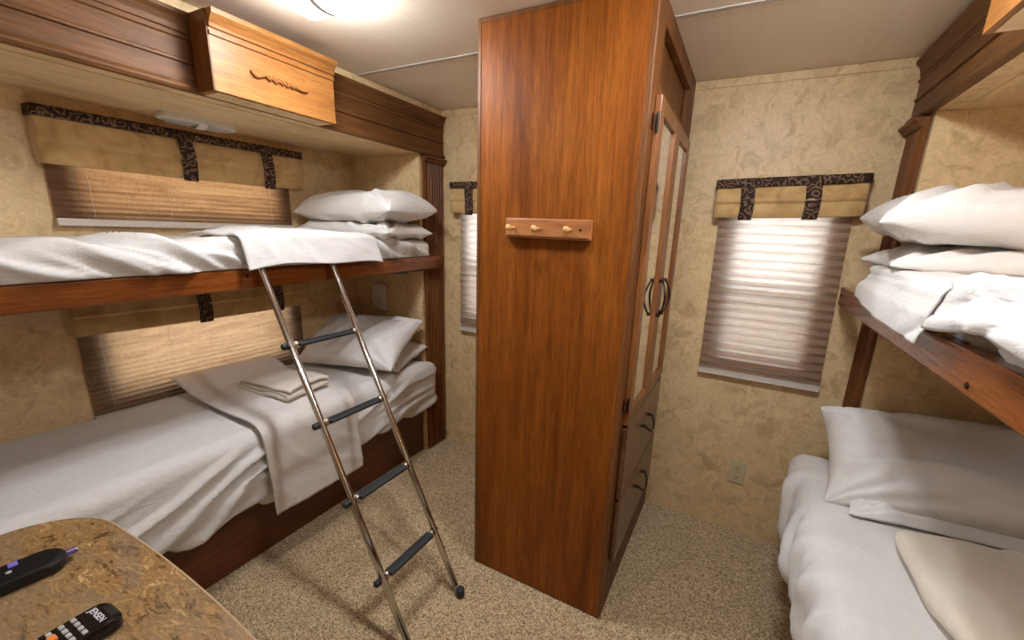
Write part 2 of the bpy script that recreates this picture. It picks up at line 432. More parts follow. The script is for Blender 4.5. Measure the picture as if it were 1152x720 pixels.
# ------------------------------------------------------------------ bunk alcove woodwork
def cornice(name, label, X, sgn, z0, z1):
    """moulded board over the alcove opening, sgn=+1 faces +X"""
    h = (z1-z0)/.215
    prof = [(0, 0), (.022, 0), (.027, .008), (.027, .014), (.020, .022), (.014, .026), (.014, .072), (.010, .074), (.010, .078), (.017, .081), (.017, .088), (.013, .092),
            (.013, .142), (.019, .146), (.019, .152), (.011, .155), (.011, .160), (.016, .163), (.018, .178), (.024, .194), (.034, .205), (.036, .215), (0, .215)]
    bm = prism([(p, q) for p, q in prof], lambda p, q, t: (X+sgn*p, t, z0+q*h), YF+.02, YB-.012)
    return tag(obj(name, bm, M['wood_y']), label, 'cornice')
cornice('wooden_cornice', 'long moulded dark wood cornice over the left bunks, under the ceiling', FX+.001, 1, ZSL, 1.962)
cornice('wooden_cornice', 'moulded dark wood cornice over the right bunks, in the upper right corner', PX-.001, -1, ZSR, 1.982)

def pilaster(label, X, sgn, ztop):
    r = thing('pilaster', label, 'pilaster', (X, 1.88, 0))
    y0, y1 = 1.803, 1.957
    prof = [(y0, 0), (y0, .012), (y0+.012, .018)]
    n = 6; wd = (y1-y0-.03)/n
    for k in range(n):
        a = y0+.015+k*wd
        prof += [(a, .018), (a+wd*.22, .011), (a+wd*.78, .011), (a+wd, .018)]
    prof += [(y1-.012, .018), (y1, .012), (y1, 0)]
    bm = prism(prof, lambda p, q, t: (X+sgn*(q+.001), p, t), .004, ztop-.03)
    obj('fluted_board', bm, M['wood_trim_z'], r)
    cp = [(0, 0), (.022, 0), (.03, .006), (.03, .012), (.042, .02), (.042, .028), (0, .028)]
    bm = prism(cp, lambda p, q, t: (X+sgn*(p+.001), t, ztop-.031+q), y0-.002, y1+.006)
    obj('capital', bm, M['wood_trim_z'], r)
pilaster('fluted dark wood pilaster at the far end of the left bunks', FX, 1, ZSL-.004)
pilaster('fluted dark wood pilaster at the far end of the right bunks', PX, -1, ZSR-.004)

def header_box(label, X, sgn, y0, y1, z0, z1, onlay):
    r = thing('header_box', label, 'box', (X, (y0+y1)/2, z0))
    d = .12; h = (z1-z0)
    prof = [(.03, 0), (d, 0), (d, h*.69), (d+.006, h*.70), (d+.006, h*.745), (d+.001, h*.75), (d+.001, h*.78), (d+.008, h*.79), (d+.010, h*.83), (d+.017, h*.89), (d+.028, h*.94), (d+.030, h), (.03, h)]
    obj('case', prism(prof, lambda p, q, t: (X+sgn*p, t, z0+q), y0, y1), M['wood_lamplit'], r)
    obj('bottom_panel', box(X+sgn*.031, X+sgn*(d-.012), y0+.012, y1-.012, z0-.003, z0+.001), M['wallpaper'], r)
    obj('side_panel', box(X+sgn*.029, X+sgn*(d-.001), y0-.004, y0+.001, z0+.0005, z1-.0005), M['wood_trim_z'], r)
    if onlay:
        xx = X+sgn*(d+.002); yc, zc = (y0+y1)/2-.003, z0+h*.385
        top = [(0, .03), (.03, .05), (.055, .02), (.09, -.012), (.14, -.008), (.2, .03), (.28, .072), (.36, .078), (.45, .062), (.55, .058), (.65, .048), (.74, .034), (.80, .002), (.87, -.02), (.94, -.012), (1, .02)]
        bot = [(1.005, -.006), (.96, -.036), (.88, -.052), (.82, -.036), (.785, -.06), (.755, -.02), (.705, -.062), (.665, -.018), (.60, -.058), (.555, -.014), (.53, -.06), (.47, -.012), (.40, -.064), (.36, -.012), (.29, -.05), (.25, -.008), (.2, -.022), (.12, -.062), (.05, -.05), (.008, -.005)]
        Ln = .196
        poly = [((u-.5)*Ln, h_*Ln) for u, h_ in top+bot]
        ol = obj('carved_onlay', prism(poly, lambda p, q, t: (xx+sgn*t, yc+p, zc+q), -.004, .0075), M['wood_lamplit'], r, bev=.0028)
        bm = bmesh.new()
        for u0, u1 in ((.30, .29), (.38, .40), (.47, .53), (.57, .60), (.66, .70), (.74, .78)):   # leaf ribs
            a = Vector((xx+sgn*.006, yc+(u0-.5)*Ln, zc+.055*Ln*(1 if u0 < .6 else .7))); e = Vector((xx+sgn*.0055, yc+(u1-.5)*Ln, zc-.045*Ln))
            mid = (a+e)/2+Vector((sgn*.003, .004, 0))
            add_tube(bm, [a, mid, e], [.002, .0042, .0016], 8)
        obj('leaf_rib', bm, M['wood_lamplit'], ol, smooth=True)
        obj('scroll_rib', tube([(xx+sgn*.0065, yc+(u-.5)*Ln, zc+h_*Ln) for u, h_ in ((.02, .03), (.06, -.02), (.12, -.035), (.2, .005), (.3, .05), (.42, .045), (.6, .03), (.74, .01), (.86, -.034), (.95, -.024), (.99, .004))], [.002, .003, .004, .0042, .004, .0038, .0036, .0036, .0038, .003, .002], 8), M['wood_lamplit'], ol, smooth=True)
header_box('cherry wood box in a painted lamplit tone with a carved leaf ornament on the left cornice', FX, 1, .775, 1.19, ZSL, 1.962, True)
header_box('cherry wood box in a painted lamplit tone on the right cornice, cut off by the upper right corner', PX, -1, .775, 1.165, ZSR-.012, 1.982, True)

# ------------------------------------------------------------------ lamps
def lamp(name, label, c, lit, cat='lamp', L=.29, W=.14, axis='X', drop=.05):
    """twin lens caravan lamp under a ceiling: base tray, two domed lenses, middle strap"""
    r = thing(name, label, cat, c)
    def P(a, b, h): return (c[0]+a, c[1]+b, c[2]-h) if axis == 'X' else (c[0]+b, c[1]+a, c[2]-h)
    def se(a, n=4.0):
        ca, sa = math.cos(a), math.sin(a); k = (abs(ca)**n+abs(sa)**n)**(-1/n); return ca*k, sa*k
    n = 40; bm = bmesh.new(); rings = []
    for sc, h in ((1.0, .0), (1.03, .014), (1.03, .020), (1.0, .024), (.8, .024)):
        rings.append([bm.verts.new(P(se(2*PI*k/n)[0]*L/2*sc, se(2*PI*k/n)[1]*W/2*sc, h)) for k in range(n)])
    for a, b in zip(rings, rings[1:]):
        for k in range(n): bm.faces.new((a[k], a[(k+1) % n], b[(k+1) % n], b[k]))
    bm.faces.new(rings[0]); bm.faces.new(rings[-1])
    obj('base_tray', bm, M['plastic_white'], r)
    for sg in (-1, 1):
        bm = bmesh.new(); rings = []
        a0 = sg*(L*.25)
        for k in range(6):
            t = k/5*PI/2; sc = math.cos(t)*.98+.02; h = .022+(drop-.022)*math.sin(t)
            rings.append([bm.verts.new(P(a0+se(2*PI*j/24, 3)[0]*L*.222*sc, se(2*PI*j/24, 3)[1]*W*.46*sc, h)) for j in range(24)])
        for a, b in zip(rings, rings[1:]):
            for j in range(24): bm.faces.new((a[j], a[(j+1) % 24], b[(j+1) % 24], b[j]))
        bm.faces.new(rings[-1])
        obj('lens', bm, lit or M['lens_off'], r, smooth=True)
    pts = [P(0, W/2*math.cos(t), .012+(drop-.008)*math.sin(t)) for t in [PI*k/12 for k in range(13)]]
    bm = bmesh.new()
    half = L*.035 if lit else L*.06
    for k in range(13):
        pass
    V = [[bm.verts.new(P(sg*half, W/2*math.cos(PI*k/12), .012+(drop-.010)*math.sin(PI*k/12))) for sg in (-1, 1)] for k in range(13)]
    for a, b in zip(V, V[1:]): bm.faces.new((a[0], a[1], b[1], b[0]))
    obj('strap', bm, M['plastic_white'], r, solid=.003)
    return r
lamp('ceiling_lamp', 'lit twin lens lamp on the ceiling at the top edge above the left cornice box', (-1.135, .895, H), M['lens_left'], L=.26, W=.135, drop=.058)
lamp('ceiling_lamp', 'lit twin lens lamp on the ceiling above the right bunks, out of the picture', (.02, .86, H), M['lens_lit'], L=.22, W=.115, drop=.058)
lamp('ceiling_lamp', 'added twin lens fill lamp on the ceiling, unseen behind the viewer', (-.45, -.45, H), M['lens_fill'], L=.26, W=.135, drop=.045)  # unseen lamp added as general fill for the room
lamp('reading_lamp', 'unlit white twin lens lamp under the soffit of the left bunk', (-2.0, .955, ZSL), None, L=.25, W=.085, axis='Y', drop=.035)
lamp('reading_lamp', 'lit warm lamp under the soffit of the right bunk, out of the picture', (.88, .95, ZSR), M['lens_warm'], L=.25, W=.085, axis='Y', drop=.035)

M['lens_bunk_fill'] = mat_emit('bunk_fill_lens', (1, .80, .60, 1), 12.0)  # for the added fill lamp under the right upper bunk
lamp('reading_lamp', 'added unseen fill lamp under the right upper bunk board, out of the picture', (.86, .80, 1.153), M['lens_bunk_fill'], L=.25, W=.085, axis='Y', drop=.035)  # added to brighten the shaded pillow on the right lower bunk
# ------------------------------------------------------------------ wardrobe
WX0, WX1, WY0, WY1 = -.833, -.281, 1.198, 1.970
def wardrobe():
    r = thing('wardrobe', 'tall cherry wood wardrobe with mirrored doors and two drawers against the back wall', 'wardrobe', ((WX0+WX1)/2, (WY0+WY1)/2, 0))
    tz = M['wood_trim_z']
    zt = H-.002
    obj('side_panel', box(WX0+.012, WX1-.016, WY0, WY0+.016, .006, zt-.012), M['wood_z'], r)
    bm = bmesh.new()
    add_box(bm, WX0, WX0+.012, WY0-.002, WY0+.02, .004, zt); add_box(bm, WX0+.012, WX1-.016, WY0-.002, WY0+.02, zt-.012, zt)
    obj('edge_trim', bm, tz, r, bev=.0015)
    obj('corner_post', box(WX1-.0165, WX1+.001, WY0-.002, WY0+.02, .004, zt), tz, r, bev=.003)
    obj('back_panel', box(WX0, WX0+.014, WY0+.02, WY1, .004, zt), M['wood_z'], r)
    bm = bmesh.new()
    add_box(bm, WX0+.014, WX1-.03, WY0+.02, WY1, zt-.02, zt-.001); add_box(bm, WX0+.014, WX1-.03, WY0+.02, WY1, .05, .07)
    add_box(bm, WX0+.014, WX1-.03, WY0+.02, WY1, .745, .76); add_box(bm, WX0+.014, WX1-.03, WY1-.012, WY1, .07, zt-.02)
    obj('carcass', bm, M['wood_z'], r)
    # face frame on the +X side
    x0, x1 = WX1-.022, WX1
    bm = bmesh.new()
    add_box(bm, x0, x1, WY0+.02, WY0+.095, .004, zt); add_box(bm, x0, x1, WY1-.125, WY1, .004, zt)
    for a, b in ((zt-.062, zt), (1.72, 1.79), (.73, .78), (.45, .485), (.004, .235)): add_box(bm, x0+.001, x1-.0005, WY0+.095, WY1-.125, a, b)
    obj('face_frame', bm, tz, r, bev=.001)
    obj('upper_panel', box(x0-.008, x0-.002, WY0+.07, WY1-.03, 1.77, zt-.03), tz, r)
    # doors
    ya, yb, z0, z1 = WY0+.055, WY1-.095, .755, 1.752; ym = (ya+yb)/2
    for k, (a, b) in enumerate(((ya, ym-.0015), (ym+.0015, yb))):
        fr = .046; X0, X1 = WX1+.001, WX1+.020
        bm = bmesh.new()
        add_box(bm, X0, X1, a, a+fr, z0, z1); add_box(bm, X0, X1, b-fr, b, z0, z1)
        add_box(bm, X0, X1-.001, a+fr, b-fr, z0, z0+fr); add_box(bm, X0, X1-.001, a+fr, b-fr, z1-fr, z1)
        d = obj('door', bm, M['wood_oak'], r, bev=.003)
        obj('mirror', box(X0+.006, X0+.010, a+fr-.004, b-fr+.004, z0+fr-.004, z1-fr+.004), M['mirror'], d)
        # bowed double pull
        hy = (b-fr*.5) if k == 0 else (a+fr*.5); s = -1 if k == 0 else 1
        hz0, hz1 = 1.088, 1.215
        bm = bmesh.new()
        for off in (0, .011):
            pts = []
            for i in range(13):
                t = i/12; bow = math.sin(t*PI)
                pts.append((X1+.012+.016*bow, hy+s*(.004+(.030-off)*bow), hz0+(hz1-hz0)*t))
            add_tube(bm, pts, .0032, 8)
        for z in (hz0, hz1):
            add_tube(bm, [(X1-.001, hy+s*.004, z), (X1+.006, hy+s*.004, z), (X1+.015, hy+s*.004, z)], [.0085, .006, .0075], 10)
        obj('handle', bm, M['bronze'], d, smooth=True)
        if k == 0:
            for z in (1.68, .83):
                bm = tube([(X1-.006, a-.006, z-.025), (X1-.006, a-.006, z+.025)], .0042, 10)
                add_box(bm, WX1+.0005, WX1+.003, a-.022, a-.006, z-.02, z+.02)
                obj('hinge', bm, M['bronze'], d)
    # drawers
    for z0, z1 in ((.474, .746), (.212, .463)):
        a, b = WY0+.05, WY1-.10
        X0, X1 = WX1+.001, WX1+.020
        d = obj('drawer', box(X0, X1, a, b, z0, z1), M['wood_drawer'], r, bev=.006)
        yc, zc = (a+b)/2+.03, (z0+z1)/2+.03
        bm = bmesh.new()
        hw = .062
        pts = [(X1+.012, yc-hw, zc), (X1+.026, yc-hw*.72, zc-.022), (X1+.030, yc-hw*.25, zc-.034), (X1+.030, yc+hw*.25, zc-.034), (X1+.026, yc+hw*.72, zc-.022), (X1+.012, yc+hw, zc)]
        add_tube(bm, pts, .0042, 8)
        for y in (yc-hw, yc+hw): add_tube(bm, [(X1-.001, y, zc), (X1+.006, y, zc), (X1+.015, y, zc)], [.009, .006, .007], 10)
        obj('handle', bm, M['bronze'], d, smooth=True)
wardrobe()

def peg_rail():
    y = WY0-.0005
    x0, x1, z0, z1 = -.708, -.414, 1.350, 1.411
    r = thing('peg_rail', 'small wooden rail with three pegs on the wardrobe side', 'peg rail', ((x0+x1)/2, y, z0))
    bm = bmesh.new()
    add_box(bm, x0, x1, y-.019, y, z0, z1, .004, 2)
    add_box(bm, x0+.008, x1-.008, y-.0215, y-.018, z0+.007, z1-.007, .001, 1)
    obj('board', bm, M['wood_peg'], r)
    for x in (-.675, -.585, -.478):
        obj('peg', lathe([(.0055, .002), (.0055, -.022), (.0065, -.028), (.0095, -.034), (.010, -.040), (.007, -.045), (.002, -.0465)], (x, y-.018, (z0+z1)/2), 14, 'Y'), M['peg'], r, smooth=True)
    obj('screw', lathe([(.004, .002), (.004, -.0015), (.001, -.002)], (-.446, y-.0215, (z0+z1)/2), 10, 'Y'), M['bronze'], r)
peg_rail()

# ------------------------------------------------------------------ valances and blinds
def valance(label, mp, W, z0, z1, straps, dep=.058):
    r = thing('valance', label, 'valance', mp(W/2, dep/2, z0))
    hgt = z1-z0; zb = z1-.032
    # tan fabric box: front with a fold line, two returns
    def fn(u, v):
        s = u*(W+2*dep)-dep
        z = z0+(zb-z0)*v
        fold = 0
        belly = (.002+.020*(1-v)/.52) if v > .48 else (.004+.007*math.sin(PI*v/.48))
        wr = .004*nz(s*14, v*1.3, z0)+.002*nz(s*40, v*2, 3)
        if s < 0: return mp(0-.004*math.sin(v*PI), dep+s+.001, z)
        if s > W: return mp(W+.004*math.sin(v*PI), dep-(s-W)+.001, z)
        return mp(s, dep+belly-fold+wr, z-.004*math.sin(s/W*PI)*(1-v))
    obj('tan_panel', grid(int(70*W/.5)+20, 26, fn), M['tan'], r, smooth=True, solid=.002)
    def fn2(u, v):
        s = u*(W+2*dep+.008)-dep-.004; z = zb-.002+(z1-zb+.002)*v
        o = .006+.003*math.sin(v*PI)+.0012*nz(s*30, v)
        if s < -.004: return mp(-.004-.002, dep+s+.004+.001, z)
        if s > W+.004: return mp(W+.006, dep-(s-W)+.004+.001, z)
        return mp(s, dep+o+.002, z)
    obj('trim_band', grid(int(60*W/.5), 6, fn2), M['paisley'], r, smooth=True, solid=.003)
    for s0 in straps:
        wd = .050
        def fn3(u, v):
            z = z0-.012+(z1-z0+.012)*v
            return mp(s0+(u-.5)*wd+.003*math.sin(v*5), dep+.016+.004*math.sin(v*PI)+.001*nz(s0*9, v*6), z)
        obj('strap', grid(6, 16, fn3), M['paisley'], r, smooth=True, solid=.003)
    return r
def blind(label, mp, W, z0, z1, mat, pitch, dep, cords, dx0=0, dx1=0):
    r = thing('pleated_blind', label, 'blind', mp(W/2, .02, z0))
    zb = z0+.02
    n = max(2, round((z1-zb)/pitch)); k = 6
    sk = lambda z: (dx0*(z1-z)/(z1-z0), dx1*(z1-z)/(z1-z0))
    def fn(u, v):
        i = v*(n*2); f = abs((i % 2)-1)
        z = zb+(z1-zb)*v
        a, b = sk(z)
        return mp(u*W+a*(1-u)+b*u, .010+dep*f, z+.0006*nz(u*6, v*9))
    bm = grid(24, n*2+1, fn)
    obj('pleated_fabric', bm, mat, r)
    a, b = sk(zb)
    bm = bmesh.new()
    for (da, db, za, zc) in ((.008, .030, -.018, .004), (.006, .033, -.0215, -.017)):
        vs = [bm.verts.new(mp(s, d, z0+.02+zz)) for s in (a-.002, W+b+.002) for d in (da, db) for zz in (za, zc)]
        for q in ((0, 1, 3, 2), (4, 6, 7, 5), (0, 4, 5, 1), (2, 3, 7, 6), (0, 2, 6, 4), (1, 5, 7, 3)): bm.faces.new([vs[i] for i in q])
    obj('bottom_rail', bm, M['rail_bar'], r, bev=.002)
    for c in cords:
        obj('cord', tube([mp(c, .0105+dep, zb), mp(c, .0105+dep, z1)], .0005, 5), M['rail_bar'], r)
    return r
valance('tan valance with dark paisley bands over the wide window beside the wardrobe', lambda s, d, z: (-.137+s, YB-d, z+.016*s/.5), .50, 1.458, 1.607, (.115, .335))
blind('bright pleated blind in the window right of the wardrobe', lambda s, d, z: (-.119+s, YB-d, z), .457, .775, 1.575, M['blind_back'], .036, .021, (.045, .375), .006, .016)
valance('tan valance with dark paisley bands over the narrow strip of window left of the wardrobe', lambda s, d, z: (-1.515+s, YB-d, z), .50, 1.455, 1.617, (.135, .36))
blind('pleated blind in the window half hidden behind the wardrobe', lambda s, d, z: (-1.476+s, YB-d, z), .45, .772, 1.575, M['blind_back'], .036, .021, (.06, .39))
valance('tan valance with dark paisley bands over the upper left bunk window', lambda s, d, z: (LX+d, .535+s, z+.008*s/.9), .90, 1.522, 1.702, (.40, .72))
blind('short tan pleated blind behind the upper left bunk', lambda s, d, z: (LX+d, .545+s, z), .84, 1.325, 1.695, M['blind_left'], .02, .003, (.10, .33, .74))
valance('tan valance with dark paisley bands over the lower left bunk window, under the bunk rail', lambda s, d, z: (LX+d, .513+s, z), .90, .936, 1.105, (.40, .72))
blind('tan pleated blind behind the lower left bunk', lambda s, d, z: (LX+d, .527+s, z), .86, .586, 1.085, M['blind_beige'], .02, .0022, (.06, .27, .62))

# ------------------------------------------------------------------ bunks
LRX, RRX = -1.56, .350        # room-side faces of the two upper bunk rails
def tiltL(y): return .0131*(y-1.874)     # the left bunk sags a little towards the viewer
def upper_bunk(label, side):
    if side == 'L':
        x0, x1, xb, ye, zb, zt = LRX-.028, LRX, LX+.005, 1.875, 1.143, 1.213
        tl = tiltL
    else:
        x0, x1, xb, ye, zb, zt = RRX, RRX+.028, RX-.005, 1.935, 1.142, 1.213
        tl = lambda y: .0
    r = thing('upper_bunk', label, 'bunk', ((x0+xb)/2, .6, zb))
    def sh(bm):
        for v in bm.verts: v.co.z += tl(v.co.y)
        return bm
    obj('guard_rail', sh(box(x0, x1, YN+.02, ye, zb, zt, .004)), M['wood_rail'], r)
    a, b = (xb, x0) if side == 'L' else (x1, xb)
    bm = sh(box(a, b, YN+.02, YE-.004, zb+.012, zb+.046))
    obj('platform', bm, M['wood_dark'], r)
    xo = x1 if side == 'L' else x0
    s = 1 if side == 'L' else -1
    for (yy, zz) in ((ye-.03, .042), ((.83, .045) if side == 'L' else (.87, .018)), ((1.36, .05) if side == 'R' else (.1, .03))):
        obj('bolt', lathe([(.0055, -.002), (.0055, .002), (.003, .0035)], (xo, yy, zb+zz+tl(yy)), 12, 'X') if s > 0 else lathe([(.0055, .002), (.0055, -.002), (.003, -.0035)], (xo, yy, zb+zz), 12, 'X'), M['bronze'], r)
    if side == 'L':
        bm = bmesh.new()
        vs = [bm.verts.new(p) for p in ((x0+.002, 1.44, zb-.0005), (x0+.002, 1.62, zb-.0005), (x0+.002, 1.62, zb-.018), (x1-.004, 1.44, zb-.0005), (x1-.004, 1.62, zb-.0005), (x1-.004, 1.62, zb-.018))]
        for q in ((0, 1, 2), (3, 5, 4), (0, 3, 4, 1), (1, 4, 5, 2), (0, 2, 5, 3)): bm.faces.new([vs[i] for i in q])
        add_box(bm, x0-.02, x1-.006, 1.68, 1.76, zb-.010, zb-.0005)
        obj('bracket', bm, M['slot'], r)
    return r
upper_bunk('left upper bunk with cherry wood guard rail above the lower bunk', 'L')
upper_bunk('right upper bunk with cherry wood guard rail at the right edge', 'R')
bb = thing('bed_base', 'dark cherry wood base board under the left lower mattress', 'bed base', (-1.9, .6, 0))
obj('front_panel', box(FX-.034, FX-.018, YN+.01, YE-.004, .002, .335), M['wood_dark'], bb)
obj('top_board', box(LX+.005, FX-.034, YN+.01, YE-.004, .31, .335), M['wood_dark'], bb)
bb = thing('bed_base', 'wood base under the right lower mattress, hidden by its sheet', 'bed base', (.75, .6, 0))
obj('front_panel', box(PX+.018, PX+.034, YN+.01, YE-.004, .002, .335), M['wood_dark'], bb)
obj('top_board', box(PX+.034, RX-.005, YN+.01, YE-.004, .31, .335), M['wood_dark'], bb)

# ------------------------------------------------------------------ bedding
def rbox_bm(x0, x1, y0, y1, z0, z1, r, step):
    """rounded box with an even grid, for displacement"""
    bm = bmesh.new(); cache = {}
    def V(p):
        k = tuple(round(c, 5) for c in p)
        if k not in cache:
            q = Vector((min(max(p[0], x0+r), x1-r), min(max(p[1], y0+r), y1-r), min(max(p[2], z0+r), z1-r)))
            d = Vector(p)-q
            cache[k] = bm.verts.new(q+d.normalized()*r if d.length > 1e-9 else Vector(p))
        return cache[k]
    def lin_(a, b): 
        n = max(2, round((b-a)/step)); return [a+(b-a)*i/n for i in range(n+1)]
    X, Y, Z = lin_(x0, x1), lin_(y0, y1), lin_(z0, z1)
    def face(A, B, f):
        for a0, a1 in zip(A, A[1:]):
            for b0, b1 in zip(B, B[1:]):
                vs = [V(f(a0, b0)), V(f(a1, b0)), V(f(a1, b1)), V(f(a0, b1))]
                if len(set(vs)) == 4:
                    try: bm.faces.new(vs)
                    except ValueError: pass
    for x in (x0, x1): face(Y, Z, lambda a, b, x=x: (x, a, b))
    for y in (y0, y1): face(X, Z, lambda a, b, y=y: (a, y, b))
    for z in (z0, z1): face(X, Y, lambda a, b, z=z: (a, b, z))
    bmesh.ops.recalc_face_normals(bm, faces=bm.faces)
    bm.normal_update()
    return bm
def wrinkle(p, ang, fr, seed, st=3.2):
    """creases running along direction ang in the (a,b) plane"""
    a, b = p
    c, s = math.cos(ang), math.sin(ang)
    u, v = a*c+b*s, -a*s+b*c
    wv = noise.noise(Vector((u*2.1, v*2.1, seed)))*.16
    t = (v+wv)*fr
    n = noise.noise(Vector((u*fr/st, t, seed+5)))
    return (max(0, 1-abs(n)*3.2))**2*(.4+.6*max(0, .5+noise.noise(Vector((a*3, b*3, seed+9)))))
def fold(a, b, ang, fr, seed, dens=.15):
    """asymmetric cloth folds running along ang; 0..1"""
    c, sn = math.cos(ang), math.sin(ang)
    u, v = a*c+b*sn, -a*sn+b*c
    t = v*fr+1.3*noise.noise(Vector((u*1.5, v*1.5, seed)))+.25*noise.noise(Vector((u*6, v*6, seed+2)))
    fl = math.floor(t); ph = t-fl
    h = (ph/.78)**1.7 if ph < .78 else 1-sstep(.78, 1.0, ph)
    mk = (noise.noise(Vector((u*2.2, fl*3.71, seed+4)))+dens)*2.6
    return h*max(0, min(1, mk))
def mattress(name, label, x0, x1, y0, y1, z0, z1, r, fn, step=.014, mat='sheet'):
    bm = rbox_bm(x0, x1, y0, y1, z0, z1, r, step)
    ns = {v: v.normal.copy() for v in bm.verts}
    for v in bm.verts:
        v.co = fn(v.co.copy(), ns[v])
    o = obj(name, bm, M[mat], smooth=True)
    return tag(o, label, 'mattress')

# left lower mattress
def f_ll(p, n):
    x, y, z = p
    front = sstep(-1.75, -1.60, x)
    # plump front edge, sheet hangs lower towards the middle of the bed
    drop = sstep(.55, .40, z)*front
    p = p.copy()
    if z < .42: p.z -= .05*sstep(-1.62, -1.575, x)*sstep(1.75, .9, y)*sstep(.42, .35, z)
    w1 = fold(y, z*1.2, .42, 13, 1.7, .25)*.030+fold(y, z, .15, 23, 4.1, .15)*.013
    p += n*(w1*front*sstep(.59, .50, z))
    p += n*(.004*nz(x*6, y*6, z*6)+.0035*wrinkle((x, y), 1.1, 7, 2.2))
    p.z += .018*sstep(-1.62, -2.1, x)*(1 if n.z > .2 else 0)
    if x > FX-.05 and n.y > .1: p.y += .06*sstep(FX-.02, FX+.03, x)*n.y
    return p
mattress('mattress', 'left lower mattress in a white fitted sheet on the dark base board', LX+.012, -1.535, YN+.03, YE-.012, .338, .60, .055, f_ll, .011)
# left upper mattress
def f_lu(p, n):
    x, y, z = p
    p = p.copy()
    front = sstep(-1.80, -1.64, x)
    w1 = fold(y, z*1.1-x*.5, -.42, 13, 6.3, .35)*.031+fold(y, z-x*.5, -.65, 22, 8.8, .25)*.017
    p += n*((w1-.013)*front*(.4 if z < 1.22 else 1))
    p += n*(.005*nz(x*7, y*7, z*7)+.004*wrinkle((x, y), .7, 8, 3.3))
    p.z += tiltL(y)
    if x > FX-.05 and n.y > .1: p.y += .05*sstep(FX-.02, FX+.02, x)*n.y
    p.z = max(p.z, (1.192 if x < -1.60 else 1.216)+tiltL(y))
    return p
mattress('mattress', 'left upper bunk mattress in a rumpled white sheet behind the guard rail', LX+.012, -1.552, YN+.03, YE-.012, 1.192, 1.305, .045, f_lu, .0095)
# right lower mattress
def f_rl(p, n):
    x, y, z = p
    p = p.copy()
    side = sstep(.46, .34, x)
    w1 = fold(y, z, 1.3, 7, 11.2, .3)*.034+fold(y, z, 1.0, 15, 12.2, .2)*.012
    p += n*(w1*side*sstep(.60, .5, z))
    p += n*(.005*nz(x*6, y*6, z*6)+.005*wrinkle((x, y), .5, 7, 13.3))
    if x < PX+.05 and n.y > .1: p.y += .05*sstep(PX+.03, PX-.03, x)*n.y
    return p
mattress('mattress', 'right lower mattress in a white sheet beside the outlet wall', .275, RX-.01, YN+.03, YE-.012, .338, .575, .06, f_rl)
# right upper mattress
def f_ru(p, n):
    x, y, z = p
    p = p.copy()
    side = sstep(.55, .42, x)
    p += n*(fold(y, z-x*.6, .9, 11, 15.2, .3)*.022*side+.006*nz(x*7, y*7, z*7)+.004*wrinkle((x, y), .4, 8, 16.3))
    if x < PX+.05 and n.y > .1: p.y += .09*sstep(PX+.01, PX-.03, x)*n.y
    p.z = max(p.z, 1.192 if x > .39 else 1.216)
    return p
mattress('mattress', 'right upper bunk mattress in a white sheet behind the guard rail', .384, RX-.01, YN+.03, YE-.012, 1.192, 1.285, .04, f_ru, .012)

def pillow(label, c, ax, ay, T, mat='pillow', bot=.55, seed=0, tuck=.06, group=None, amp=1.0):
    """c centre, ax/ay half-side vectors, T half thickness"""
    ax, ay = Vector(ax), Vector(ay); nn = ax.cross(ay).normalized()
    if nn.z < 0: nn = -nn
    c = Vector(c); bm = bmesh.new()
    N1, N2 = 56, 42
    def S(i, n): return math.sin((i/(n-1)*2-1)*PI/2)
    def pt(u, v, s):
        pr = max(0, (1-abs(u)**3.6)*(1-abs(v)**3.2))**.45
        e = max(abs(u), abs(v))
        a = u*(1-tuck*(1-v*v)*abs(u)**3); b = v*(1-tuck*1.4*(1-u*u)*abs(v)**3)
        h = T*pr*(1 if s > 0 else -bot)
        # creases fan out of the corners and along the seams
        cu, cv = 1-abs(u), 1-abs(v); ang = math.atan2(cv+.02, cu+.02)
        fan = max(0, 1-math.hypot(cu, cv)/1.1)
        w = .016*amp*fan*math.sin(ang*13+seed*2+3*noise.noise(Vector((u*2, v*2, seed))))*pr
        w += .018*amp*fold(u*ax.length, v*ay.length, .5+seed*1.7, 11, seed*3.1+(.5 if s < 0 else 0), .12)*min(1, pr*1.3)
        w += .012*noise.noise(Vector((u*1.6, v*1.6, seed*7)))*pr
        sg = 1 if s > 0 else -1
        seam = .004*noise.noise(Vector((u*7, v*7, seed)))*(e**6)
        return c+ax*a+ay*b+nn*(h+sg*w+seam)
    top = [[bm.verts.new(pt(S(i, N1), S(j, N2), 1)) for j in range(N2)] for i in range(N1)]
    bt = [[top[i][j] if i in (0, N1-1) or j in (0, N2-1) else bm.verts.new(pt(S(i, N1), S(j, N2), -1)) for j in range(N2)] for i in range(N1)]
    for A, fl in ((top, 0), (bt, 1)):
        for i in range(N1-1):
            for j in range(N2-1):
                q = [A[i][j], A[i+1][j], A[i+1][j+1], A[i][j+1]]
                bm.faces.new(q[::-1] if fl else q)
    o = obj('pillow', bm, M[mat], smooth=True)
    return tag(o, label, 'pillow', group)
# left upper bunk: two stacked
pillow('lower of the two stacked pillows on the left upper bunk', (-1.81, 1.585, 1.335), (.29, .03, .0), (-.02, .18, .0), .050, seed=1)
pillow('top white pillow of the stack on the left upper bunk', (-1.80, 1.585, 1.437), (.31, .025, .008), (-.02, .19, .01), .094, seed=2)
# left lower bunk
pillow('white pillow underneath, at the far end of the left lower bunk', (-1.83, 1.60, .648), (.26, .05, .0), (-.03, .15, .03), .045, seed=3)
pillow('puffy white pillow tilted on another at the far end of the left lower bunk', (-1.81, 1.51, .745), (.28, .06, .01), (-.05, .175, .09), .075, seed=4)
